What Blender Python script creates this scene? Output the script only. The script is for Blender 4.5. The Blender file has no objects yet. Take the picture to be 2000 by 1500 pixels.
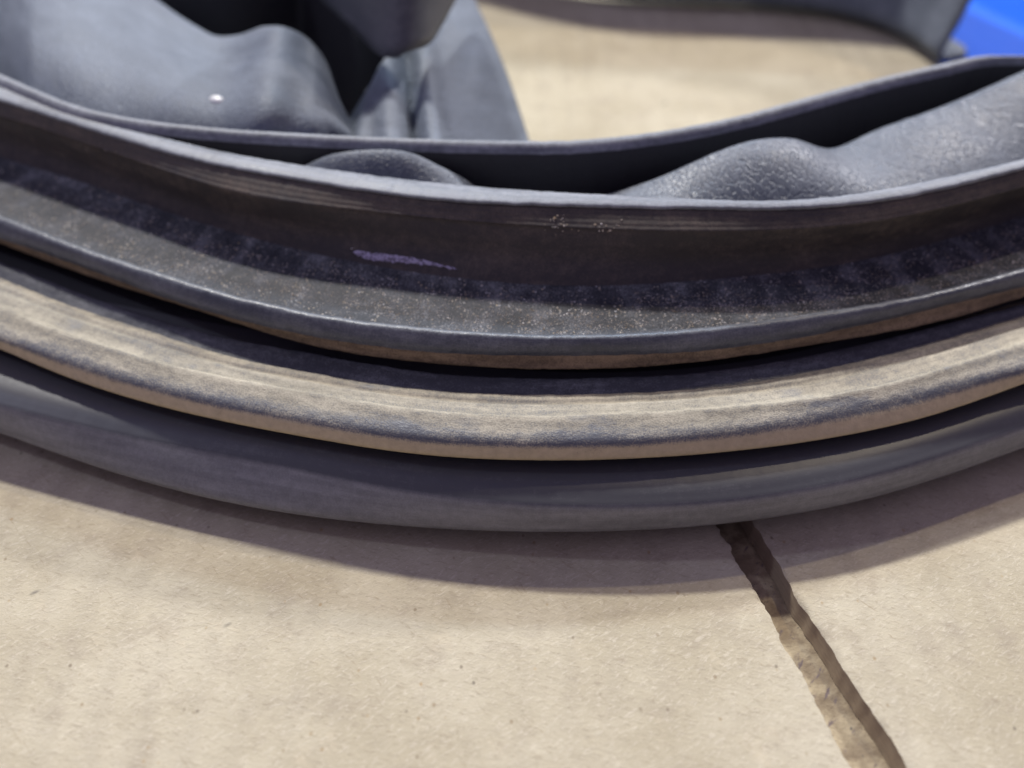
import bpy, math, random
import numpy as np
from mathutils import Vector, noise as mnoise

random.seed(7); rng = np.random.default_rng(7)
sc = bpy.context.scene
COL = sc.collection

# ------------------------------------------------------------------ camera
FPX, PITCH, CAMH = 2400.0, math.radians(38.0), 0.185      # focal length in photo pixels, tilt, height over the cardboard
cam_d = bpy.data.cameras.new('camera'); cam = bpy.data.objects.new('camera', cam_d); COL.objects.link(cam)
cam.location = (0, 0, CAMH); cam.rotation_euler = (math.radians(90) - PITCH, 0, 0)
cam_d.sensor_width = 36; cam_d.lens = 36 * FPX / 2000.0
cam_d.clip_start = 0.01; cam_d.clip_end = 50
cam_d.dof.use_dof = True; cam_d.dof.focus_distance = 0.247; cam_d.dof.aperture_fstop = 9.0
sc.camera = cam

# ------------------------------------------------------------------ light of the workshop: ceiling lamps behind the gasket
w = bpy.data.worlds.new('World'); sc.world = w; w.use_nodes = True
bg = w.node_tree.nodes['Background']; bg.inputs[0].default_value = (0.72, 0.61, 1.0, 1); bg.inputs[1].default_value = 0.29

def lamp(name, azim, elev, dist, size, power, col, target=(0.0, 0.22, 0.03)):
    """azim: degrees clockwise from straight behind the gasket (+y), elev over the cardboard"""
    a, e = math.radians(azim), math.radians(elev)
    d = Vector((math.sin(a) * math.cos(e), math.cos(a) * math.cos(e), math.sin(e)))
    ld = bpy.data.lights.new(name, 'AREA'); ld.shape = 'DISK'; ld.size = size; ld.energy = power; ld.color = col
    o = bpy.data.objects.new(name, ld); COL.objects.link(o)
    o.location = Vector(target) + d * dist
    o.rotation_euler = (-d).to_track_quat('-Z', 'Y').to_euler()
    return o
lamp('ceiling_lamp', -20, 46, 2.5, 0.15, 62, (1.0, 0.97, 0.92))
lamp('ceiling_lamp', 36, 30, 2.5, 0.14, 34, (0.95, 0.95, 1.0))
lamp('ceiling_lamp', 36, 47, 2.5, 0.09, 13, (1.0, 0.86, 0.64))
lamp('ceiling_lamp', -82, 42, 2.5, 0.16, 7, (0.70, 0.76, 1.0))
tube = lamp('tube_lamp', 4, 37, 3.0, 0.10, 32, (0.60, 0.77, 1.0))
tube.data.shape = 'RECTANGLE'; tube.data.size = 1.2; tube.data.size_y = 0.12

sc.view_settings.view_transform = 'Standard'; sc.view_settings.look = 'None'
sc.view_settings.exposure = 0; sc.view_settings.gamma = 1
sc.render.engine = 'CYCLES'
sc.cycles.use_denoising = True
sc.cycles.max_bounces = 8

# ------------------------------------------------------------------ helpers: geometry
CP, SP = math.cos(PITCH), math.sin(PITCH)
def ray(x, y):
    a = (np.asarray(x, float) - 1000) / FPX; b = -(np.asarray(y, float) - 750) / FPX
    return np.stack([a + 0 * b, CP + b * SP + 0 * a, -SP + b * CP + 0 * a], -1)
def at_z(x, y, z):
    d = ray(x, y); t = (np.asarray(z) - CAMH) / d[..., 2]
    return np.array([0, 0, CAMH]) + d * t[..., None]
def at_y(x, y, Y):
    d = ray(x, y); t = np.asarray(Y) / d[..., 1]
    return np.array([0, 0, CAMH]) + d * t[..., None]

OX, OY = 0.010, 0.415                                       # middle of the gasket on the cardboard
# angles round the gasket: fine where it is near the lens, coarse at the back
TH = np.concatenate([np.linspace(-150, -30, 700, endpoint=False), np.linspace(-30, 210, 200, endpoint=False)])
NG = 360
GRID = np.radians(np.arange(NG) - 180.0)
D2 = -2 * np.eye(NG) + np.roll(np.eye(NG), 1, 0) + np.roll(np.eye(NG), -1, 0)
D3 = D2 - np.roll(D2, 1, 0)
def ring_fit(th, val, lam=6.0, back=None, wback=0.02):
    """smooth closed function of the angle through measured values, going over into a plain ring at the back"""
    A = lam * (D2.T @ D2); b = np.zeros(NG)
    pos = (np.degrees(th) + 180.0) % 360
    for p, v in zip(pos, val):
        i = int(p); f = p - i; j = (i + 1) % NG
        r = np.zeros(NG); r[i] = 1 - f; r[j] = f
        A += np.outer(r, r); b += r * v
    bv = np.mean(val) + 0.09 if back is None else back
    dist = np.abs(((np.degrees(GRID) + 90 + 180) % 360) - 180)
    wt = np.where(dist > 95, wback, 0)
    A[np.diag_indices(NG)] += wt; b += wt * bv
    s = np.linalg.solve(A, b)
    x = (TH + 180.0) % 360; i = np.floor(x).astype(int); t = x - i
    p0, p1, p2, p3 = (s[(i + d) % NG] for d in (-1, 0, 1, 2))
    return 0.5 * (2 * p1 + (p2 - p0) * t + (2 * p0 - 5 * p1 + 4 * p2 - p3) * t * t + (3 * p1 - p0 - 3 * p2 + p3) * t ** 3)

class Curve:
    def __init__(s, r, z): s.r, s.z = r, z
    def off(s, dr, dz): return Curve(s.r + dr, s.z + dz)
    def xyz(s):
        t = np.radians(TH)
        return np.stack([OX + s.r * np.cos(t), OY + s.r * np.sin(t), s.z + 0 * s.r], -1)
def mix(a, b, t, dr=0, dz=0): return Curve(a.r * (1 - t) + b.r * t + dr, a.z * (1 - t) + b.z * t + dz)
def traced(pts, z, lam=6.0, back=None):
    q = np.array(pts, float); P = at_z(q[:, 0], q[:, 1], np.full(len(q), z))
    dx, dy = P[:, 0] - OX, P[:, 1] - OY
    sd = q[:, 1].sum() * 0.013                              # small nicks and unevenness of cut rubber
    nick = np.array([0.00016 * mnoise.noise((t * 0.9, sd, 0)) + 0.00010 * mnoise.noise((t * 3.1, sd, 4)) for t in TH])
    nick = nick * (0.25 if z < 0.02 else 1.0) * np.clip((180 - np.abs(((TH + 90 + 180) % 360) - 180)) / 40, 0, 1)
    return Curve(ring_fit(np.arctan2(dy, dx), np.hypot(dx, dy), lam, back) + nick, float(z) + nick[::-1] * 0.7)
def wob(amp, n, ph):                                        # slight unevenness of soft rubber
    t = np.radians(TH)
    return amp * sum(math.sin(ph * (k + 1)) * np.sin((n + 3 * k) * t + ph * (2 * k + 1)) for k in range(4)) / 2

def crom(P, sub):
    """Catmull-Rom through the control rows P (n, m, 3)"""
    n = len(P); out = []; idx = []
    for i in range(n - 1):
        p0, p1, p2, p3 = P[max(i - 1, 0)], P[i], P[i + 1], P[min(i + 2, n - 1)]
        k = sub[i] if hasattr(sub, '__len__') else sub
        for j in range(k):
            t = j / k
            out.append(0.5 * ((2 * p1) + (-p0 + p2) * t + (2 * p0 - 5 * p1 + 4 * p2 - p3) * t * t + (-p0 + 3 * p1 - 3 * p2 + p3) * t ** 3))
            idx.append(i + t)
    out.append(P[-1]); idx.append(n - 1.0)
    return np.array(out), np.array(idx) / (n - 1)

def grid_mesh(name, G, mat, parent=None, vf=None, closed=False, thick=0.0, smooth=True):
    """G: rows x cols x 3 -> one mesh; uv in metres in 'UVMap', (angle share, profile share) in 'prof'"""
    R, Cn = G.shape[:2]
    V = G.reshape(-1, 3)
    i, j = np.meshgrid(np.arange(R - 1), np.arange(Cn if closed else Cn - 1), indexing='ij')
    j2 = (j + 1) % Cn
    F = np.stack([i * Cn + j, i * Cn + j2, (i + 1) * Cn + j2, (i + 1) * Cn + j], -1).reshape(-1, 4)
    me = bpy.data.meshes.new(name)
    me.from_pydata(V.tolist(), [], F.tolist())
    mid = G[R // 2]
    seg = np.linalg.norm(np.diff(mid, axis=0, append=mid[:1]), axis=1)
    u = np.concatenate([[0], np.cumsum(seg)])
    cm = G[:, Cn // 3 if closed else Cn // 2]
    v = np.concatenate([[0], np.cumsum(np.linalg.norm(np.diff(cm, axis=0), axis=1))])
    vf = np.linspace(0, 1, R) if vf is None else vf
    uv = me.uv_layers.new(name='UVMap'); uv2 = me.uv_layers.new(name='prof')
    ii, jj = i.ravel(), j.ravel()
    A = np.stack([np.stack([u[jj], v[ii]], -1), np.stack([u[jj + 1], v[ii]], -1), np.stack([u[jj + 1], v[ii + 1]], -1), np.stack([u[jj], v[ii + 1]], -1)], 1)
    B = np.stack([np.stack([jj / Cn, vf[ii]], -1), np.stack([(jj + 1) / Cn, vf[ii]], -1), np.stack([(jj + 1) / Cn, vf[ii + 1]], -1), np.stack([jj / Cn, vf[ii + 1]], -1)], 1)
    uv.data.foreach_set('uv', A.ravel().astype(np.float32)); uv2.data.foreach_set('uv', B.ravel().astype(np.float32))
    if smooth: me.polygons.foreach_set('use_smooth', np.ones(len(F), bool))
    me.update()
    o = bpy.data.objects.new(name, me); COL.objects.link(o)
    me.materials.append(mat)
    if thick:
        m = o.modifiers.new('thickness', 'SOLIDIFY'); m.thickness = thick; m.offset = 0
    if parent: o.parent = parent
    return o

def loft(name, curves, mat, parent, sub=5):
    P = np.array([c.xyz() for c in curves])
    G, vf = crom(P, sub)
    return grid_mesh(name, G, mat, parent, vf, closed=True)

def mesh_obj(name, V, F, mat, parent=None, smooth=False):
    me = bpy.data.meshes.new(name); me.from_pydata([tuple(v) for v in V], [], F)
    if smooth: me.polygons.foreach_set('use_smooth', np.ones(len(F), bool))
    me.materials.append(mat); me.update()
    o = bpy.data.objects.new(name, me); COL.objects.link(o)
    if parent: o.parent = parent
    return o

# ------------------------------------------------------------------ helpers: materials
class NT:
    def __init__(s, name):
        s.m = bpy.data.materials.new(name); s.m.use_nodes = True; s.t = s.m.node_tree
        s.b = s.t.nodes['Principled BSDF']
    def n(s, typ, **kw):
        nd = s.t.nodes.new(typ)
        for k, v in kw.items(): setattr(nd, k, v)
        return nd
    def put(s, sock, v):
        if isinstance(v, bpy.types.NodeSocket): s.t.links.new(v, sock)
        elif v is not None:
            if sock.type == 'RGBA' and len(v) == 3: v = (*v, 1)
            sock.default_value = v
    def math(s, op, a, b=None, c=None, clamp=False):
        nd = s.n('ShaderNodeMath', operation=op, use_clamp=clamp)
        for i, v in enumerate((a, b, c)):
            if v is not None: s.put(nd.inputs[i], v)
        return nd.outputs[0]
    def uv(s, layer): return s.n('ShaderNodeUVMap', uv_map=layer).outputs[0]
    def obj(s): return s.n('ShaderNodeTexCoord').outputs['Object']
    def scale(s, vec, k, rot=(0, 0, 0)):
        if any(rot):                                       # turn first, then stretch, so that the stretch runs along the turned axis
            r = s.n('ShaderNodeMapping'); s.put(r.inputs[0], vec); r.inputs['Rotation'].default_value = rot; vec = r.outputs[0]
        nd = s.n('ShaderNodeMapping'); s.put(nd.inputs[0], vec); nd.inputs['Scale'].default_value = k
        return nd.outputs[0]
    def noise(s, vec, scale, detail=3, rough=0.55, dist=0):
        nd = s.n('ShaderNodeTexNoise'); s.put(nd.inputs['Vector'], vec)
        nd.inputs['Scale'].default_value = scale; nd.inputs['Detail'].default_value = detail
        nd.inputs['Roughness'].default_value = rough; nd.inputs['Distortion'].default_value = dist
        return nd.outputs[0]
    def voro(s, vec, scale, feature='F1', rnd=1.0):
        nd = s.n('ShaderNodeTexVoronoi', feature=feature); s.put(nd.inputs['Vector'], vec); nd.inputs['Scale'].default_value = scale
        nd.inputs['Randomness'].default_value = rnd
        return nd
    def ramp(s, fac, stops, mode='LINEAR'):
        nd = s.n('ShaderNodeValToRGB'); s.put(nd.inputs[0], fac); cr = nd.color_ramp; cr.interpolation = mode
        while len(cr.elements) < len(stops): cr.elements.new(0.5)
        for e, (p, c) in zip(cr.elements, stops):
            e.position = p; e.color = (c, c, c, 1) if not hasattr(c, '__len__') else (*c, 1)
        return nd.outputs[0]
    def smooth(s, v, lo, hi):
        nd = s.n('ShaderNodeMapRange', interpolation_type='SMOOTHSTEP'); s.put(nd.inputs[0], v)
        nd.inputs[1].default_value = lo; nd.inputs[2].default_value = hi
        return nd.outputs[0]
    def mixc(s, fac, a, b, blend='MIX'):
        nd = s.n('ShaderNodeMix', data_type='RGBA', blend_type=blend)
        s.put(nd.inputs['Factor'], fac); s.put(nd.inputs[6], a); s.put(nd.inputs[7], b)
        return nd.outputs[2]
    def bump(s, h, strength, dist, prev=None):
        nd = s.n('ShaderNodeBump'); s.put(nd.inputs['Height'], h); nd.inputs['Strength'].default_value = strength; nd.inputs['Distance'].default_value = dist
        if prev is not None: s.put(nd.inputs['Normal'], prev)
        return nd.outputs[0]

def rubber(name, base=(0.030, 0.030, 0.036), dust=(0.30, 0.25, 0.18), amount=0.25, prof=None, rough=0.5, streak=(8, 90),
           grain=0.35, spark=0.0, ribs=False, leather=0.0, spec=0.5, tone=(0.52, 0.47, 0.44), tint=None, gain=2.2, smudge=0.0, relief=1.0):
    """dark rubber under a film of dust; prof: share of dust along the profile"""
    k = NT(name); uv = k.uv('UVMap'); pr = k.uv('prof')
    sep = k.n('ShaderNodeSeparateXYZ'); k.put(sep.inputs[0], pr)
    n_str = k.noise(k.scale(uv, (streak[0], streak[1], 1)), 10, 4, 0.6)
    n_big = k.noise(uv, 45, 3, 0.5)
    n_fine = k.noise(uv, 2600, 2, 0.6)
    n_mid = k.noise(uv, 500, 3, 0.65)
    m = k.math('ADD', k.math('MULTIPLY', n_str, 0.55), k.math('MULTIPLY', n_big, 0.45))
    m = k.math('ADD', m, k.math('MULTIPLY', k.math('SUBTRACT', n_mid, 0.5), 0.5))
    m = k.math('ADD', m, k.math('MULTIPLY', k.math('SUBTRACT', n_fine, 0.5), grain))
    amt = amount
    if prof:
        amt = k.math('MULTIPLY', k.ramp(sep.outputs[1], prof), amount)
    # more dust lowers the threshold
    m = k.math('ADD', m, k.math('SUBTRACT', amt, 0.75))
    m = k.math('MULTIPLY', m, gain, clamp=True)
    if smudge:
        sm = k.smooth(k.noise(k.scale(uv, (1, 2.5, 1)), 42, 4, 0.6), 0.58, 0.72)
        m = k.math('SUBTRACT', m, k.math('MULTIPLY', sm, smudge), clamp=True)
    m = k.math('ADD', k.math('MULTIPLY', m, 0.85), k.math('MULTIPLY', amt, 0.22), clamp=True)
    if ribs:                                               # dust drawn into faint cross streaks
        su = k.n('ShaderNodeSeparateXYZ'); k.put(su.inputs[0], uv)
        x = k.math('ADD', su.outputs[0], k.math('MULTIPLY', k.math('SUBTRACT', k.noise(uv, 90, 2), 0.5), 0.006))
        wv = k.math('SINE', k.math('MULTIPLY', x, 2 * math.pi / 0.0105))
        wv = k.math('MULTIPLY', k.smooth(wv, 0.1, 1.0), k.smooth(k.noise(uv, 28, 2), 0.35, 0.6))
        m = k.math('MULTIPLY', m, k.math('ADD', 0.45, k.math('MULTIPLY', k.smooth(k.noise(k.scale(uv, (1.6, 1, 1)), 95, 3, 0.6), 0.35, 0.65), 0.75)))
        m = k.math('ADD', m, k.math('MULTIPLY', wv, k.math('MULTIPLY', k.math('ADD', n_mid, n_fine), 0.36)), clamp=True)
    tn = k.math('ADD', k.math('MULTIPLY', k.smooth(n_str, 0.36, 0.66), 0.55), k.math('MULTIPLY', k.smooth(k.math('ADD', k.math('MULTIPLY', n_mid, 0.5), k.math('MULTIPLY', n_fine, 0.5)), 0.36, 0.64), 0.45))
    dcol = k.mixc(tn, tuple(c * f for c, f in zip(dust, tone)), tuple(min(c * 1.2, 1) for c in dust))
    if tint: dcol = k.mixc(k.ramp(sep.outputs[1], tint[0]), dcol, k.mixc(n_mid, tuple(c * 0.7 for c in tint[1]), tuple(c * 1.25 for c in tint[1])))
    col = k.mixc(m, base, dcol)
    rgh = k.math('ADD', rough, k.math('MULTIPLY', m, 0.35), clamp=True)
    if spark:
        v = k.voro(uv, 1500)
        sp = k.math('MULTIPLY', k.smooth(v.outputs['Distance'], 0.42, 0.18), k.smooth(k.noise(uv, 240, 2), 0.42, 0.62))
        cs = k.n('ShaderNodeSeparateColor'); k.put(cs.inputs[0], v.outputs['Color'])
        sp = k.math('MULTIPLY', sp, k.smooth(cs.outputs[0], 1 - spark, 1.0))
        col = k.mixc(sp, col, k.mixc(cs.outputs[1], (0.55, 0.45, 0.30), (0.62, 0.62, 0.64)))
    k.put(k.b.inputs['Base Color'], col); k.put(k.b.inputs['Roughness'], rgh)
    k.b.inputs['Specular IOR Level'].default_value = spec
    nb = k.bump(n_fine, 0.35 * relief, 0.00012)
    nb = k.bump(n_mid, 0.35 * relief, 0.0003, nb)
    if leather:
        v = k.voro(uv, 900, 'DISTANCE_TO_EDGE')
        nb = k.bump(k.smooth(v.outputs[0], 0.0, 0.12), leather, 0.00028, nb)
    k.put(k.b.inputs['Normal'], nb)
    return k.m

def tag(o, label=None, cat=None, group=None, kind=None):
    if label: o['label'] = label
    if cat: o['category'] = cat
    if group: o['group'] = group
    if kind: o['kind'] = kind
    return o

# ------------------------------------------------------------------ floor and cardboard
k = NT('dirty_floor'); ob = k.obj()
c = k.mixc(k.smooth(k.noise(ob, 160, 4, 0.6), 0.4, 0.62), (0.26, 0.20, 0.125), (0.44, 0.36, 0.23))
c = k.mixc(k.smooth(k.noise(k.scale(ob, (3, 1, 1), (0, 0, 0.55)), 220, 3), 0.58, 0.72), c, (0.17, 0.13, 0.12))
c = k.mixc(k.math('MULTIPLY', k.smooth(k.noise(ob, 420, 3, 0.7), 0.62, 0.70), 0.8), c, (0.11, 0.10, 0.085))
k.put(k.b.inputs['Base Color'], c); k.b.inputs['Roughness'].default_value = 0.85
k.put(k.b.inputs['Normal'], k.bump(k.noise(ob, 300, 4), 0.5, 0.0015))
M_floor = k.m

k = NT('cardboard'); ob = k.obj()
sx = k.n('ShaderNodeSeparateXYZ'); k.put(sx.inputs[0], ob)
xw = k.math('ADD', sx.outputs[0], k.math('MULTIPLY', k.math('SUBTRACT', k.noise(ob, 14, 2), 0.5), 0.008))
flute = k.math('MULTIPLY', k.math('SINE', k.math('MULTIPLY', xw, 2 * math.pi / 0.0085)), k.smooth(k.noise(ob, 18, 2), 0.38, 0.62))
base = k.mixc(k.smooth(k.noise(ob, 24, 4, 0.6), 0.35, 0.68), (0.45, 0.395, 0.278), (0.55, 0.495, 0.365))
base = k.mixc(k.math('MULTIPLY', k.smooth(k.noise(ob, 80, 5, 0.7), 0.50, 0.72), 0.6), base, (0.37, 0.315, 0.235))
base = k.mixc(k.math('MULTIPLY', k.smooth(k.noise(k.scale(ob, (1, 0.5, 1), (0, 0, -0.6)), 150, 4, 0.7), 0.56, 0.74), 0.5), base, (0.58, 0.505, 0.36))
base = k.mixc(k.math('MULTIPLY', flute, 0.11, clamp=True), base, (0.30, 0.26, 0.21))
fib = k.noise(k.scale(ob, (1, 0.30, 1), (0, 0, 0.9)), 1500, 5, 0.75, 0.6)
fib2 = k.noise(k.scale(ob, (0.35, 1, 1), (0, 0, 0.3)), 1300, 5, 0.75, 0.6)
fib3 = k.noise(k.scale(ob, (1, 0.14, 1), (0, 0, -0.7)), 520, 4, 0.7, 1.5)
base = k.mixc(k.math('MULTIPLY', k.smooth(fib, 0.50, 0.66), 0.5), base, (0.66, 0.60, 0.47))
base = k.mixc(k.math('MULTIPLY', k.smooth(fib2, 0.52, 0.66), 0.5), base, (0.32, 0.265, 0.185))
base = k.mixc(k.math('MULTIPLY', k.smooth(fib3, 0.62, 0.72), 0.55), base, (0.33, 0.26, 0.17))
v = k.voro(k.scale(ob, (1, 0.7, 1)), 420); cs = k.n('ShaderNodeSeparateColor'); k.put(cs.inputs[0], v.outputs['Color'])
sp = k.math('MULTIPLY', k.smooth(v.outputs['Distance'], 0.20, 0.06), k.smooth(cs.outputs[0], 0.76, 0.9))
base = k.mixc(k.math('MULTIPLY', sp, 0.6), base, k.mixc(cs.outputs[1], (0.10, 0.085, 0.07), (0.44, 0.29, 0.13)))
v = k.voro(k.scale(ob, (1, 0.45, 1), (0, 0, 0.9)), 120); cs = k.n('ShaderNodeSeparateColor'); k.put(cs.inputs[0], v.outputs['Color'])
sp = k.math('MULTIPLY', k.smooth(v.outputs['Distance'], 0.10, 0.04), k.smooth(cs.outputs[0], 0.72, 0.8))
base = k.mixc(k.math('MULTIPLY', sp, 0.7), base, (0.12, 0.11, 0.095))
k.put(k.b.inputs['Base Color'], base); k.b.inputs['Roughness'].default_value = 0.92; k.b.inputs['Specular IOR Level'].default_value = 0.25
nb = k.bump(fib, 0.5, 0.0003); nb = k.bump(fib2, 0.5, 0.0003, nb); nb = k.bump(flute, 0.35, 0.0004, nb); nb = k.bump(k.noise(ob, 60, 3), 0.25, 0.002, nb)
k.put(k.b.inputs['Normal'], nb)
M_card = k.m
k = NT('cut_cardboard_edge'); ob = k.obj()
c = k.mixc(k.noise(k.scale(ob, (1, 1, 6)), 420, 3), (0.22, 0.165, 0.11), (0.40, 0.32, 0.21))
k.put(k.b.inputs['Base Color'], c); k.b.inputs['Roughness'].default_value = 0.95
M_cut = k.m

FLOOR_Z = -0.0046
fl = mesh_obj('floor', [(-2, -2, FLOOR_Z), (2, -2, FLOOR_Z), (2, 2, FLOOR_Z), (-2, 2, FLOOR_Z)], [(0, 1, 2, 3)], M_floor)
tag(fl, kind='structure')

gapL = at_z(*np.array([(1404, 1036), (1440, 1100), (1500, 1195), (1545, 1285), (1600, 1382), (1660, 1500)], float).T, 0.0)
gapR = at_z(*np.array([(1480, 1030), (1545, 1148), (1620, 1262), (1690, 1370), (1775, 1500)], float).T, 0.0)
def edge_line(P, rag, seed):
    """straight cut through the traced points, running on both ways, with a torn edge"""
    ys = np.concatenate([np.linspace(-0.25, 0.02, 20), np.linspace(0.02, 0.26, 260), np.linspace(0.262, 0.9, 60)])
    cf = np.polyfit(P[:, 1], P[:, 0], 1)
    near = np.interp(ys, P[::-1, 1], P[::-1, 0]) - np.polyval(cf, ys)
    near[(ys < P[:, 1].min()) | (ys > P[:, 1].max())] = 0
    xs = np.polyval(cf, ys) + near * 0.8
    xs += np.array([rag * (mnoise.noise((y * 160, seed, 0)) + 0.7 * mnoise.noise((y * 520, seed, 3)) + 0.4 * mnoise.noise((y * 1400, seed, 9))) for y in ys])
    return xs, ys
def cardboard(name, side, P, rag, seed, label):
    xs, ys = edge_line(P, rag, seed)
    rows = []
    for x, y in zip(xs, ys):
        far = 1.0 * side
        # across the sheet: from the torn edge outwards
        tt = np.array([0, 0.0006, 0.002, 0.006, 0.015, 0.04, 0.1, 0.25, 1.0])
        px = x + side * tt * abs(far - x)
        z = np.array([-0.0003 + 0.0006 * mnoise.noise((y * 300, seed, 5)), 0, 0, 0, 0, 0, 0, 0, 0])
        rows.append(np.stack([px, np.full(9, y), z], -1))
    top = np.array(rows)                                   # along y x across
    bot = top.copy(); bot[..., 2] = FLOOR_Z + 0.0002
    bot[:, 0, 0] -= side * (0.0008 if side > 0 else 0.0002)
    strip = [bot[:, 0], bot[:, 0] * 0.5 + top[:, 0] * 0.5 + np.array([side * 0.0002, 0, 0]), top[:, 0]]
    root = bpy.data.objects.new(name, None); COL.objects.link(root); root.location = (0.4 * side, 0.3, 0)
    inv = Vector((-0.4 * side, -0.3, 0))
    a = grid_mesh('liner', np.concatenate([top[:, ::-1] if side < 0 else top], 1), M_card, root)
    b = grid_mesh('cut_edge', np.array(strip), M_cut, root)
    c = grid_mesh('underside', bot, M_cut, root)
    for o in (a, b, c): o.location = inv
    return tag(root, label, 'cardboard', 'cardboard sheets under the gasket')
cardboard('cardboard_sheet', -1, gapL, 0.00075, 1.3, 'large pale tan cardboard sheet left of the dark slit, under most of the gasket')
cardboard('cardboard_sheet', 1, gapR, 0.0004, 7.7, 'pale tan cardboard sheet right of the dark slit in the lower right')

# ------------------------------------------------------------------ the gasket: traced profile lines
T = dict(
 C1=([(0,160),(102,205),(198,238),(300,265),(450,301),(594,324),(700,340),(850,358),(1000,371),(1100,377),(1300,386),(1400,391),(1550,392),(1655,382),(1820,353),(2000,312)], 0.0482),
 C2=([(0,196),(120,235),(249,275),(420,322),(600,354),(750,378),(900,394),(1100,402),(1300,407),(1400,408),(1550,409),(1700,395),(1850,368),(2000,329)], 0.0476),
 C2b=([(0,228),(249,310),(500,386),(700,413),(900,434),(1100,447),(1300,454),(1500,452),(1700,436),(2000,366)], 0.0442),
 CR=([(0,308),(150,352),(300,405),(450,452),(600,492),(750,524),(900,546),(1150,561),(1400,545),(1610,521),(1760,491),(2000,420)], 0.0325),
 C3=([(0,433),(150,493),(300,542),(450,588),(600,622),(800,650),(1010,664),(1190,666),(1400,650),(1550,631),(1700,607),(1850,577),(2000,535)], 0.0310),
 C3b=([(0,465),(180,528),(360,594),(600,654),(800,684),(1100,694),(1400,682),(1700,631),(2000,559)], 0.0274),
 C3c=([(0,472),(180,540),(420,612),(600,672),(800,703),(1130,720),(1400,701),(1610,667),(1820,631),(2000,577)], 0.0240),
 C3d=([(0,518),(150,576),(300,627),(450,669),(600,693),(800,730),(1010,744),(1220,742),(1400,730),(1640,688),(1820,646),(2000,598)], 0.0225),
 C4=([(0,543),(150,603),(300,648),(450,699),(600,725),(800,759),(1010,771),(1220,768),(1400,757),(1640,715),(1820,670),(2000,616)], 0.0219),
 C5=([(0,600),(300,705),(600,765),(800,798),(1010,813),(1220,807),(1400,797),(1700,757),(2000,667)], 0.0235),
 C5b=([(0,657),(300,753),(600,816),(800,849),(1100,861),(1400,844),(1700,793),(2000,718)], 0.0222),
 C6=([(0,681),(150,744),(300,789),(450,825),(600,852),(800,885),(1010,897),(1220,895),(1400,883),(1610,856),(1820,811),(2000,748)], 0.0185),
 C7=([(0,800),(300,873),(600,930),(800,970),(1100,995),(1400,987),(1700,938),(2000,842)], 0.0125),
 C8=([(0,845),(250,930),(500,990),(750,1022),(1000,1037),(1150,1037),(1350,1028),(1700,973),(1850,928),(2000,874)], 0.0055),
 C0=([(-60,128),(60,180),(150,214),(300,243),(580,266),(860,278),(1020,281),(1100,281),(1250,268),(1400,243),(1610,188),(1760,149),(1880,122),(1952,110),(2010,113)], 0.0500),
)
Cv = {n: traced(p, z, 0.6 if n == 'C0' else 6.0) for n, (p, z) in T.items()}

gasket = bpy.data.objects.new('door_gasket', None); COL.objects.link(gasket); gasket.location = (OX, OY, 0)
tag(gasket, 'dusty dark grey rubber door gasket with stacked lips lying on cardboard', 'gasket')
parts = []
def gpart(o): 
    o.parent = gasket; o.location = (-OX, -OY, 0); parts.append(o); return o

GREY = (0.80, 0.80, 0.80)
M_base = rubber('smooth_rubber', base=(0.058, 0.060, 0.068), dust=(0.32, 0.32, 0.325), amount=0.30, relief=0.25, rough=0.42, streak=(3, 40), grain=0.3, tone=(0.8, 0.8, 0.8), gain=0.6, spec=0.5,
                prof=[(0.0, 0.5), (0.44, 0.6), (0.50, 3.0), (0.72, 3.2), (1, 1)])
M_lip = rubber('shaded_lip_rubber', base=(0.030, 0.033, 0.042), dust=(0.17, 0.175, 0.19), amount=0.32, rough=0.36, streak=(5, 30), grain=0.8, tone=GREY)  # darker than the bead: shade under the shelf put into the colour
M_edge = rubber('grey_edge_rubber', base=(0.050, 0.057, 0.074), dust=(0.17, 0.177, 0.195), amount=0.40, rough=0.32, streak=(5, 40), grain=0.7, tone=GREY)  # greyer and paler than the shelf top
M_under = rubber('bounce_lit_dust_rubber', base=(0.05, 0.04, 0.03), dust=(0.27, 0.20, 0.125), amount=0.62, rough=0.6, streak=(5, 30), grain=0.9, tone=(0.55, 0.52, 0.5))  # brown dust, with light bounced off the cardboard put into its colour
M_tan = rubber('dusty_rubber', base=(0.085, 0.094, 0.118), dust=(0.40, 0.362, 0.275), amount=0.74, relief=1.6, rough=0.42, streak=(5, 30), grain=1.0, tone=(0.50, 0.49, 0.48), smudge=0.75,
               prof=[(0.0, 0.55), (0.07, 0.85), (0.28, 0.90), (0.5, 1.0), (0.58, 0.90), (0.63, 0.50), (0.665, 0.42), (0.70, 1.2), (0.8, 1.4), (1, 0.6)],
               tint=([(0.655, 0), (0.70, 1), (0.9, 1)], (0.50, 0.41, 0.27)))  # underside dust painted brighter and warmer to hold the cardboard's bounce light
M_shelf = rubber('gritty_rubber', base=(0.018, 0.020, 0.027), dust=(0.19, 0.198, 0.212), amount=0.40, spec=0.3, rough=0.62, streak=(10, 14), grain=2.2, spark=0.85, ribs=True, tone=(0.4, 0.4, 0.4),
                 prof=[(0.0, 0.75), (0.25, 0.80), (0.5, 0.80), (0.7, 1.0), (0.85, 1.2), (1, 0.9)])
M_wall = rubber('brown_stained_rubber', base=(0.028, 0.0245, 0.026), dust=(0.13, 0.105, 0.085), amount=0.40, rough=0.55, streak=(7, 22), grain=0.7, tone=(0.7, 0.66, 0.64),
                prof=[(0.0, 0.8), (0.30, 0.8), (0.5, 1.1), (0.8, 1.0), (1, 1)])
M_rim = rubber('grey_lit_edge_rubber', base=(0.078, 0.088, 0.108), dust=(0.28, 0.295, 0.325), amount=0.48, rough=0.38, streak=(6, 60), grain=0.6, tone=GREY)  # pale colour carries the light caught on the upper edges
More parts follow.
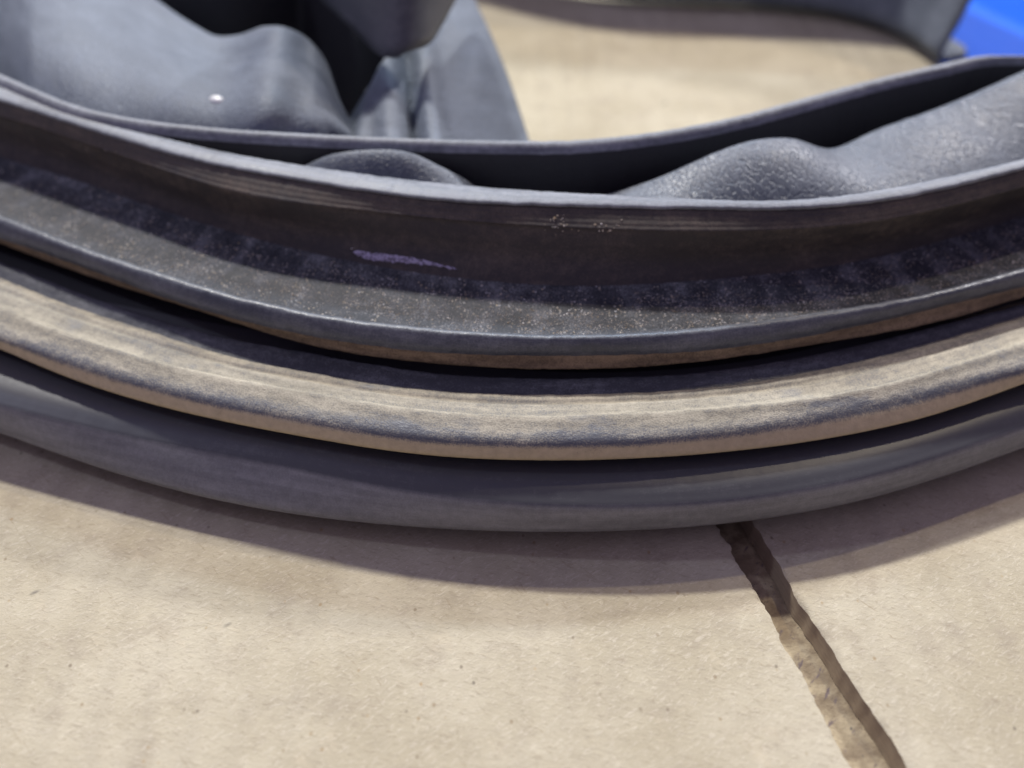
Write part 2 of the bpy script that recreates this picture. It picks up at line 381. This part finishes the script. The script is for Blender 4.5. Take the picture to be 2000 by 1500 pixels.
M_leather = rubber('leathery_rubber', base=(0.060, 0.073, 0.100), dust=(0.165, 0.184, 0.218), amount=0.36, spec=0.5, rough=0.40, streak=(6, 10), grain=0.5, leather=0.42, tone=GREY)
M_soft = rubber('soft_grey_rubber', base=(0.090, 0.112, 0.148), dust=(0.185, 0.212, 0.255), amount=0.40, spec=0.5, rough=0.46, streak=(8, 10), grain=0.8, relief=1.8, leather=0.4, tone=GREY)
M_flap = rubber('dark_grey_rubber', base=(0.07, 0.075, 0.088), dust=(0.15, 0.152, 0.16), amount=0.35, rough=0.45, streak=(8, 10), grain=0.3, tone=GREY)
M_black = rubber('shaded_black_rubber', base=(0.016, 0.016, 0.020), dust=(0.08, 0.075, 0.075), amount=0.12, rough=0.55)  # black carries the shade of the grooves and the unlit lip face

C = Cv
# base flange: in under the bead, round the outer edge, back underneath
gpart(loft('base_flange', [C['C7'].off(-0.036, 0.0075), C['C7'].off(-0.022, 0.0030), C['C7'].off(-0.012, 0.0032), C['C7'].off(-0.0050, 0.0027), C['C7'].off(-0.0018, 0.0014), C['C7'].off(-0.0002, 0.0),
      mix(C['C7'], C['C8'], 0.5, 0.0006, 0), C['C8'], C['C8'].off(-0.003, -0.0022), C['C8'].off(-0.012, -0.0048), C['C8'].off(-0.040, -0.0049)], M_base, gasket, 6))
# bead flange: dark inner lip, dusty trough, rolled edge
gpart(loft('bead_inner_lip', [C['C3d'].off(-0.004, -0.012), C['C3d'].off(-0.0022, -0.003), C['C3d'].off(-0.0012, -0.0002), C['C3d'], mix(C['C3d'], C['C4'], 0.5, 0, -0.0002), mix(C['C3d'], C['C4'], 0.97, 0, -0.0005)], M_lip, gasket, 4))
gpart(loft('bead_flange', [mix(C['C3d'], C['C4'], 0.93, 0, -0.0004), C['C4'],
      mix(C['C4'], C['C5'], 0.22, 0, 0.0002), mix(C['C4'], C['C5'], 0.36, 0, -0.0003), mix(C['C4'], C['C5'], 0.50, 0, 0.0001), mix(C['C4'], C['C5'], 0.66, 0, -0.0002), mix(C['C4'], C['C5'], 0.92, 0, -0.0005), C['C5'].off(0.0006, 0.0005),
      mix(C['C5'], C['C5b'], 0.45, 0.0003, 0.0004), C['C5b'], mix(C['C5b'], C['C6'], 0.5, 0.0005, 0), C['C6'], C['C6'].off(-0.003, -0.0006), C['C6'].off(-0.02, 0.001), C['C6'].off(-0.036, -0.002)], M_tan, gasket, 5))
# neck between bead flange and base flange, and the deep groove above the bead
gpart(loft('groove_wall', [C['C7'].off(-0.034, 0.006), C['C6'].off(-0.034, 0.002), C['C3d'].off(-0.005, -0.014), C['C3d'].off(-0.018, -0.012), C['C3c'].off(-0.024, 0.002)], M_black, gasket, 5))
# shelf: gritty top, rounded clean edge, brown underside
gpart(loft('shelf_underside', [C['C3c'].off(-0.030, 0.0012), C['C3c'].off(-0.008, -0.0004), C['C3c'], mix(C['C3c'], C['C3b'], 0.55, 0.0004, 0), C['C3b'].off(-0.0001, 0.0002)], M_under, gasket, 5))
gpart(loft('shelf_edge', [C['C3b'].off(0, -0.0001), mix(C['C3b'], C['C3'], 0.35, 0.0005, 0), mix(C['C3b'], C['C3'], 0.75, 0.0004, 0.0001), C['C3'].off(-0.0001, 0.0003), C['C3'].off(-0.0009, 0.0006), C['C3'].off(-0.0018, 0.0004), C['C3'].off(-0.0024, 0.0)], M_edge, gasket, 5))
gpart(loft('shelf_lip', [C['C3'].off(-0.0019, 0.0002), mix(C['C3'], C['CR'], 0.35, 0, -0.0006), mix(C['C3'], C['CR'], 0.7, 0, -0.0008), C['CR'].off(0.0008, 0.0), C['CR'].off(-0.002, 0.001)], M_shelf, gasket, 7))
# outer wall of the rim with its fine turned lines
wallc = [C['CR'].off(0.0006, -0.0006), mix(C['CR'], C['C2b'], 0.12, -0.0003, 0), mix(C['CR'], C['C2b'], 0.4, -0.0012, 0), mix(C['CR'], C['C2b'], 0.75, -0.0006, 0), C['C2b'].off(-0.0002, -0.0002)]
for q in range(1, 8):
    wallc.append(mix(C['C2b'], C['C2'], q / 8.0, (0.00005 if q % 2 else -0.00005) + 0.0003, 0))
wallc.append(C['C2'])
gpart(loft('rim_wall', wallc, M_wall, gasket, 4))
gpart(loft('rim_edge', [C['C2'].off(0, -0.0004), C['C2'].off(0.0004, 0.0006), mix(C['C2'], C['C1'], 0.5, 0, 0.0008), C['C1'].off(0.0002, 0), C['C1'].off(-0.0012, -0.0014), C['C1'].off(-0.0022, -0.010), C['C1'].off(-0.0020, -0.024), C['C1'].off(-0.012, -0.030)], M_rim, gasket, 4))
# inner lip: light edge on top, tall dark face towards the rim
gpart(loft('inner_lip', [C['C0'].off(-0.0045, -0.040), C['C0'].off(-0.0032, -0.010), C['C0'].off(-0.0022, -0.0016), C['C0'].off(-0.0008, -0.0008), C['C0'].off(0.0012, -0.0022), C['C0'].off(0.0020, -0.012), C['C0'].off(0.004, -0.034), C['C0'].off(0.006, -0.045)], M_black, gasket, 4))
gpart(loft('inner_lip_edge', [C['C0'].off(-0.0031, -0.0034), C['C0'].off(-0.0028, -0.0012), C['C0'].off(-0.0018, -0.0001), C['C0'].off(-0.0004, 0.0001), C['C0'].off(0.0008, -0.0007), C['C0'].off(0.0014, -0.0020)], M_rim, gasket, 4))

# pleated membrane standing in the groove between rim and inner lip
rm = 0.34 * C['C1'].r + 0.66 * C['C0'].r
crest = [(0,300),(300,330),(520,352),(590,326),(640,304),(680,296),(740,292),(800,298),(860,324),(900,345),(935,367),(990,392),(1060,405),(1140,392),(1190,378),(1290,345),(1400,297),(1460,277),(1520,270),(1555,272),(1600,287),(1628,290),(1700,263),(1820,218),(1925,176),(2000,143)]
q = np.array(crest, float); th_c, z_c = [], []
for x, y in q:
    d = ray(x, y); best = None
    for t in np.linspace(0.15, 0.6, 1800):
        p = np.array([0, 0, CAMH]) + d * t
        a = math.atan2(p[1] - OY, p[0] - OX); rr = np.interp(math.degrees(a), TH[:700], rm[:700]) if -150 < math.degrees(a) < -30 else 9
        if math.hypot(p[0] - OX, p[1] - OY) < rr: best = (a, p[2]); break
    if best: th_c.append(best[0]); z_c.append(best[1])
zc = ring_fit(np.array(th_c), np.array(z_c), 0.02, 0.045, 0.02)
zc = zc + np.where((TH > -40) & (TH < 200), 0.006 * np.sin(np.radians(TH) * 9), 0)
gap = C['C1'].r - C['C0'].r
def mrow(f, dz, k=0.0): return Curve(C['C1'].r - gap * f, zc * (1 - k) + 0.0425 * k + dz)
gpart(loft('pleated_membrane', [mrow(0.10, -0.004, 1.0), mrow(0.14, -0.0012, 0.95), mrow(0.28, 0.0002, 0.62), mrow(0.46, 0.0004, 0.22), mrow(0.60, 0.0002, 0.03), mrow(0.68, -0.0003, 0.0), mrow(0.74, -0.003, 0.1), mrow(0.78, -0.010, 0.3), mrow(0.80, -0.020, 0.5)], M_leather, gasket, 5))
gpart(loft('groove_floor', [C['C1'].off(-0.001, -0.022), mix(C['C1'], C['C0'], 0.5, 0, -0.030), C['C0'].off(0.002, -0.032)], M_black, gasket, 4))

# ------------------------------------------------------------------ folded inner membrane behind the lip (left) and across the opening (right)
def interp(pts, x):
    p = np.array(pts, float); return np.interp(x, p[:, 0], p[:, 1])
def spl(pts, x):
    """smooth interpolation of traced points"""
    p = np.array(pts, float); xs, ys = p[:, 0], p[:, 1]
    m = np.gradient(ys, xs); i = np.clip(np.searchsorted(xs, x) - 1, 0, len(xs) - 2)
    h = xs[i + 1] - xs[i]; t = np.clip((x - xs[i]) / h, 0, 1)
    return (2*t**3-3*t**2+1)*ys[i] + (t**3-2*t**2+t)*h*m[i] + (-2*t**3+3*t**2)*ys[i+1] + (t**3-t**2)*h*m[i+1]
lipY = lambda x: spl([(-400, 0), (-60, 128), (60, 180), (150, 214), (300, 243), (580, 266), (860, 278), (1020, 281), (1100, 281)], x)
g = lambda x, c, s: np.exp(-((x - c) / s) ** 2)

# left wave
X = np.linspace(-60, 696, 150)
back = spl([(-200, -140), (0, -120), (150, -90), (230, -50), (295, 0), (330, 26), (370, 52), (420, 77), (470, 75), (520, 59), (560, 62), (600, 86), (635, 138), (652, 190), (672, 232), (700, 272)], X)
front = lipY(X) + 14
rows = []
NV = 26
for i in range(NV):
    t = i / (NV - 1)
    y = front * (1 - t) + back * t
    z = 0.0475 + 0.006 * np.sin(math.pi * min(t * 1.2, 1)) * 0.6 + 0.006 * g(X, 545 - 40 * (1 - t), 55) * (0.35 + 0.65 * t) - 0.003 * g(X, 420, 70) * t \
        + 0.0045 * g(X, 120, 80) * t - 0.022 * np.clip((70 - X) / 130, 0, 1) ** 1.6 - 0.012 * np.clip((X - 610) / 86, 0, 1) ** 1.5 - 0.0028 * (1 - t) ** 3
    rows.append(at_z(X, y, z))
last = rows[-1]
for dy, dz in ((0.0012, -0.0006), (0.0026, -0.0026), (0.0034, -0.007), (0.003, -0.02), (0.001, -0.04)):
    rows.append(last + np.array([0, dy, dz]))
gpart(grid_mesh('folded_membrane', np.array(rows), M_soft, gasket, thick=0.0022))

# right fold, draped towards the opening
V = np.linspace(290, -170, 40); rows = []
for y in V:
    xl = interp([(-200, 860), (-100, 840), (0, 822), (60, 800), (110, 762), (160, 737), (220, 716), (290, 702)], y)
    xr = spl([(-200, 850), (-100, 885), (0, 921), (70, 953), (150, 985), (220, 1008), (290, 1030)], np.array([y]))[0]
    u = np.linspace(0, 1, 60); x = xl + (xr - xl) * u
    z = 0.0435 + 0.0040 * g(x, 762 + (y - 200) * 0.05, 26) + 0.0048 * g(x, 838 + (y - 200) * 0.12, 20) - 0.0030 * g(x, 802 + (y - 200) * 0.08, 20) - 0.020 * np.clip((x - 850) / 170, 0, 1) ** 1.5 \
        + 0.002 * g(x, 930, 30) * g(y, 140, 60)
    P = at_z(x, np.full(60, y), z)
    r0, r1 = P[:1], P[-1:]
    left = [r0 + np.array([-0.018, 0.004, -0.045]), r0 + np.array([-0.012, 0.003, -0.020]), r0 + np.array([-0.007, 0.002, -0.012]), r0 + np.array([-0.0045, 0.001, -0.009]), r0 + np.array([-0.0020, 0, -0.0030])]
    right = [r1 + np.array([0.0006, 0, -0.0015]), r1 + np.array([0.0004, 0, -0.006]), r1 + np.array([-0.003, 0, -0.03])]
    rows.append(np.concatenate(left + [P] + right))
gpart(grid_mesh('folded_membrane', np.array(rows), M_soft, gasket, thick=0.0022))

# stiff flap lying over the fold
X = np.linspace(612, 905, 50); lo = spl([(600, -40), (640, 2), (700, 58), (762, 113), (800, 98), (832, 82), (850, 55), (875, 10), (905, -50)], X)
rows = []
for i, t in enumerate(np.linspace(0, 1, 14)):
    y = lo * (1 - t) + (-190) * t
    z = 0.0530 + 0.034 * t + 0.003 * g(X, 800, 40)
    rows.append(at_z(X, y, z))
gpart(grid_mesh('folded_flap', np.array(rows), M_flap, gasket, thick=0.003))

# black wall added behind the left wave to keep its hollow dark
X = np.linspace(180, 800, 40); rows = []
for t in np.linspace(0, 1, 16):
    y = 264 * (1 - t) + (-50) * t
    rows.append(at_y(X, np.full(40, y), 0.385 - 0.045 * np.clip((X - 590) / 120, 0, 1) + 0.010 * np.sin(X / 90.0) + 0.004 * t))
gpart(grid_mesh('hollow_dark_backing', np.array(rows), M_black, gasket, thick=0.003))

# far side of the opening, at the upper right
fx = np.array([(700, -120), (900, -70), (1050, -32), (1200, -6), (1350, 2), (1500, 10), (1620, 24), (1720, 50), (1785, 82), (1828, 114)], float)
P0 = at_z(fx[:, 0], fx[:, 1], 0.004)
tail = np.array([P0[-1] + np.array([0.0015, 0.005, 0]), P0[-1] + np.array([-0.002, 0.014, 0]), P0[-1] + np.array([-0.012, 0.04, 0]), P0[-1] + np.array([-0.03, 0.09, 0])])
P0 = np.concatenate([P0, tail]); P0, _ = crom(P0[:, None, :], 6); P0 = P0[:, 0, :]
out = P0[:, :2] - np.array([0.085, 0.40]); out /= np.linalg.norm(out, axis=1)[:, None]
rows = []
for o_, z_ in ((0.012, 0.0), (0.004, -0.001), (0.0005, 0.002), (0.0015, 0.006), (0.005, 0.014), (0.010, 0.030), (0.015, 0.048), (0.020, 0.058), (0.027, 0.063), (0.040, 0.064)):
    r = P0.copy(); r[:, :2] += out * o_; r[:, 2] = np.maximum(0.002, r[:, 2] + z_)
    rows.append(r)
G, _ = crom(np.array(rows), 3)
gpart(grid_mesh('far_wall', G, M_soft, gasket, thick=0.002))

# ------------------------------------------------------------------ marks on the rubber
def on_wall(x, y, lift):
    """point of the rim wall seen at a photo position, lifted off the surface"""
    ty = interp([(0, 0), (1, 1)], 0)
    a = spl(T['C2b'][0], np.array([float(x)]))[0]; b = spl(T['CR'][0], np.array([float(x)]))[0]
    s = np.clip((y - a) / (b - a), 0, 1)
    p2 = at_z(x, y, C['C2b'].z[0] * (1 - s) + C['CR'].z[0] * s)
    d = ray(x, y); d = d / np.linalg.norm(d)
    return p2 - d * lift
k = NT('lilac_paint'); k.put(k.b.inputs['Base Color'], k.mixc(k.smooth(k.noise(k.obj(), 1400, 4, 0.7), 0.36, 0.56), (0.10, 0.085, 0.12), (0.46, 0.42, 0.58))); k.b.inputs['Roughness'].default_value = 0.7
M_mark = k.m
k = NT('pale_grit'); oi = k.n('ShaderNodeTexCoord').outputs['Object']
k.put(k.b.inputs['Base Color'], k.ramp(k.noise(oi, 700, 1), [(0.3, (0.30, 0.22, 0.13)), (0.5, (0.58, 0.50, 0.40)), (0.7, (0.72, 0.70, 0.68))])); k.b.inputs['Roughness'].default_value = 0.8
M_grit = k.m

bpy.context.view_layer.update()
dg = bpy.context.evaluated_depsgraph_get()
from mathutils.bvhtree import BVHTree
def bvh(o):
    me = o.data; return BVHTree.FromPolygons([v.co.copy() for v in me.vertices], [tuple(p.vertices) for p in me.polygons])
BY = {o.name: o for o in parts}
TREE = {n: bvh(BY[n]) for n in ('rim_wall', 'shelf_lip', 'rim_edge', 'bead_flange', 'base_flange')}
def hit(name, x, y):
    d = Vector(ray(float(x), float(y))).normalized()
    p, nrm, i, dist = TREE[name].ray_cast(Vector((0, 0, CAMH)), d)
    if p is None: return None, None
    if nrm.dot(d) > 0: nrm = -nrm
    return p, nrm

def sub(o, part):
    o.parent = BY[part]; return o

# lilac scuff on the rim wall: a thin uneven smear of paint
xs = np.linspace(690, 893, 60); Vt, Ft = [], []
for i, x in enumerate(xs):
    mid = interp([(690, 492), (720, 500), (800, 508), (850, 516), (893, 526)], x)
    wdt = interp([(690, 1), (700, 8), (730, 10), (800, 8), (835, 6), (860, 3), (868, 0.8), (878, 4), (893, 1)], x)
    up = wdt * (0.75 + 0.5 * mnoise.noise((x * 0.09, 1, 0))) ; dn = wdt * (0.75 + 0.6 * mnoise.noise((x * 0.11, 7, 0)))
    for s in (-up, -up * 0.35, dn * 0.35, dn):
        p, nrm = hit('rim_wall', x, mid + s)
        edge = s in (-up, dn)
        Vt.append(tuple(p + nrm * (0.00002 if edge else 0.00018)) if p else (0, 0.3, 0.03))
for i in range(len(xs) - 1):
    for j in range(3): Ft.append((i * 4 + j, i * 4 + j + 1, i * 4 + j + 5, i * 4 + j + 4))
sub(mesh_obj('paint_scuff', Vt, Ft, M_mark, None, True), 'rim_wall')

# grit: small crumbs stuck to wall, rim and shelf
ico_v = [(0, 0, 1), (0.9, 0, 0.3), (0.28, 0.85, 0.3), (-0.72, 0.53, 0.3), (-0.72, -0.53, 0.3), (0.28, -0.85, 0.3), (0, 0, -0.6)]
ico_f = [(0, 1, 2), (0, 2, 3), (0, 3, 4), (0, 4, 5), (0, 5, 1), (6, 2, 1), (6, 3, 2), (6, 4, 3), (6, 5, 4), (6, 1, 5)]
def grit(name, spots, mat, part):
    Vt, Ft = [], []
    for p, nrm, s in spots:
        q = nrm.to_track_quat('Z', 'Y'); a = random.uniform(0, 6.28); b = len(Vt)
        sx, sy, sz = s * random.uniform(0.6, 1.5), s * random.uniform(0.6, 1.2), s * random.uniform(0.5, 1.0)
        for v in ico_v:
            w_ = Vector((v[0] * sx * math.cos(a) - v[1] * sy * math.sin(a), v[0] * sx * math.sin(a) + v[1] * sy * math.cos(a), v[2] * sz))
            Vt.append(tuple(p + q @ w_ + nrm * s * 0.2))
        Ft += [tuple(b + i for i in f) for f in ico_f]
    return sub(mesh_obj(name, Vt, Ft, mat), part)
sp = []
for cx, cy, n, sx, sy in ((1095, 434, 22, 20, 13), (1190, 444, 14, 20, 11), (1120, 438, 8, 70, 14), (690, 488, 2, 3, 3), (215, 292, 5, 20, 10), (165, 287, 3, 10, 5)):
    for _ in range(n):
        p, nrm = hit('rim_wall', random.gauss(cx, sx * 0.7), random.gauss(cy, sy * 0.7))
        if p: sp.append((p, nrm, random.choice((0.6, 0.8, 1, 1.6)) * random.uniform(0.00012, 0.00026)))
tag(grit('crumbs', sp, M_grit, 'rim_wall'), 'pale crumbs stuck to the dark rim wall', kind='stuff')
sp = []
for _ in range(10500):
    x = random.uniform(-20, 2020); a = spl(T['CR'][0], np.array([x]))[0]; b = spl(T['C3'][0], np.array([x]))[0]
    t = random.random() ** 0.75
    if mnoise.noise((x * 0.012, t * 3, 2)) + 0.25 < random.uniform(-0.3, 0.5): continue
    p, nrm = hit('shelf_lip', x, a + (b - a) * (0.18 + 0.8 * t))
    if p: sp.append((p, nrm, random.choice((1, 1, 1, 1.3, 1.8)) * random.uniform(0.00005, 0.00012)))
for _ in range(120):
    x = random.uniform(150, 1300); y = spl(T['C1'][0], np.array([x]))[0]
    p, nrm = hit('rim_edge', x, y + random.uniform(1, 6))
    if p: sp.append((p, nrm, random.uniform(0.00005, 0.00013)))
tag(grit('dust_grains', sp, M_grit, 'shelf_lip'), 'pale grit lying on the shelf lip', kind='stuff')

# white drop on the left fold
fm = BY['folded_membrane']; TREE['fm'] = bvh(fm)
k = NT('white_drop'); k.b.inputs['Base Color'].default_value = (0.8, 0.8, 0.78, 1); k.b.inputs['Roughness'].default_value = 0.35
p, nrm = hit('fm', 425, 202)
if p:
    Vt, Ft = [], []; R_, S_ = 5, 12; q = nrm.to_track_quat('Z', 'Y')
    for i in range(R_ + 1):
        for j in range(S_):
            a = j / S_ * 2 * math.pi; r = 0.0020 * math.sin(i / R_ * math.pi / 2) * (1 + 0.15 * math.sin(2 * a + 1))
            Vt.append(tuple(p + nrm * 0.0010 + q @ Vector((r * math.cos(a), r * math.sin(a) * 0.85, 0.0009 * math.cos(i / R_ * math.pi / 2)))))
    for i in range(R_):
        for j in range(S_): Ft.append((i * S_ + j, i * S_ + (j + 1) % S_, (i + 1) * S_ + (j + 1) % S_, (i + 1) * S_ + j))
    sub(mesh_obj('white_drop', Vt, Ft, k.m, None, True), 'folded_membrane')

# ------------------------------------------------------------------ blue plastic sheet under the far right of the gasket
k = NT('blue_plastic'); ob = k.obj()
k.put(k.b.inputs['Base Color'], k.mixc(k.noise(k.scale(ob, (1, 4, 1), (0, 0, 0.4)), 30, 3), (0.002, 0.10, 0.72), (0.004, 0.16, 0.90))); k.b.inputs['Roughness'].default_value = 0.7; k.b.inputs['Specular IOR Level'].default_value = 0.2
k.put(k.b.inputs['Normal'], k.bump(k.noise(ob, 60, 3), 0.3, 0.003))
nx, ny = 40, 40; G = np.zeros((ny, nx, 3))
for i in range(ny):
    for j in range(nx):
        x = 0.156 + 0.414 * j / (nx - 1) - 0.05 * i / (ny - 1) * 0; y = 0.405 + 0.42 * i / (ny - 1)
        G[i, j] = (x, y, 0.0012 + 0.0008 * (1 + mnoise.noise((x * 26, y * 14, 4))))
bl = grid_mesh('blue_plastic_sheet', G, k.m, None, thick=0.0008)
tag(bl, 'bright blue plastic sheet showing behind the gasket in the upper right corner', 'plastic sheet')
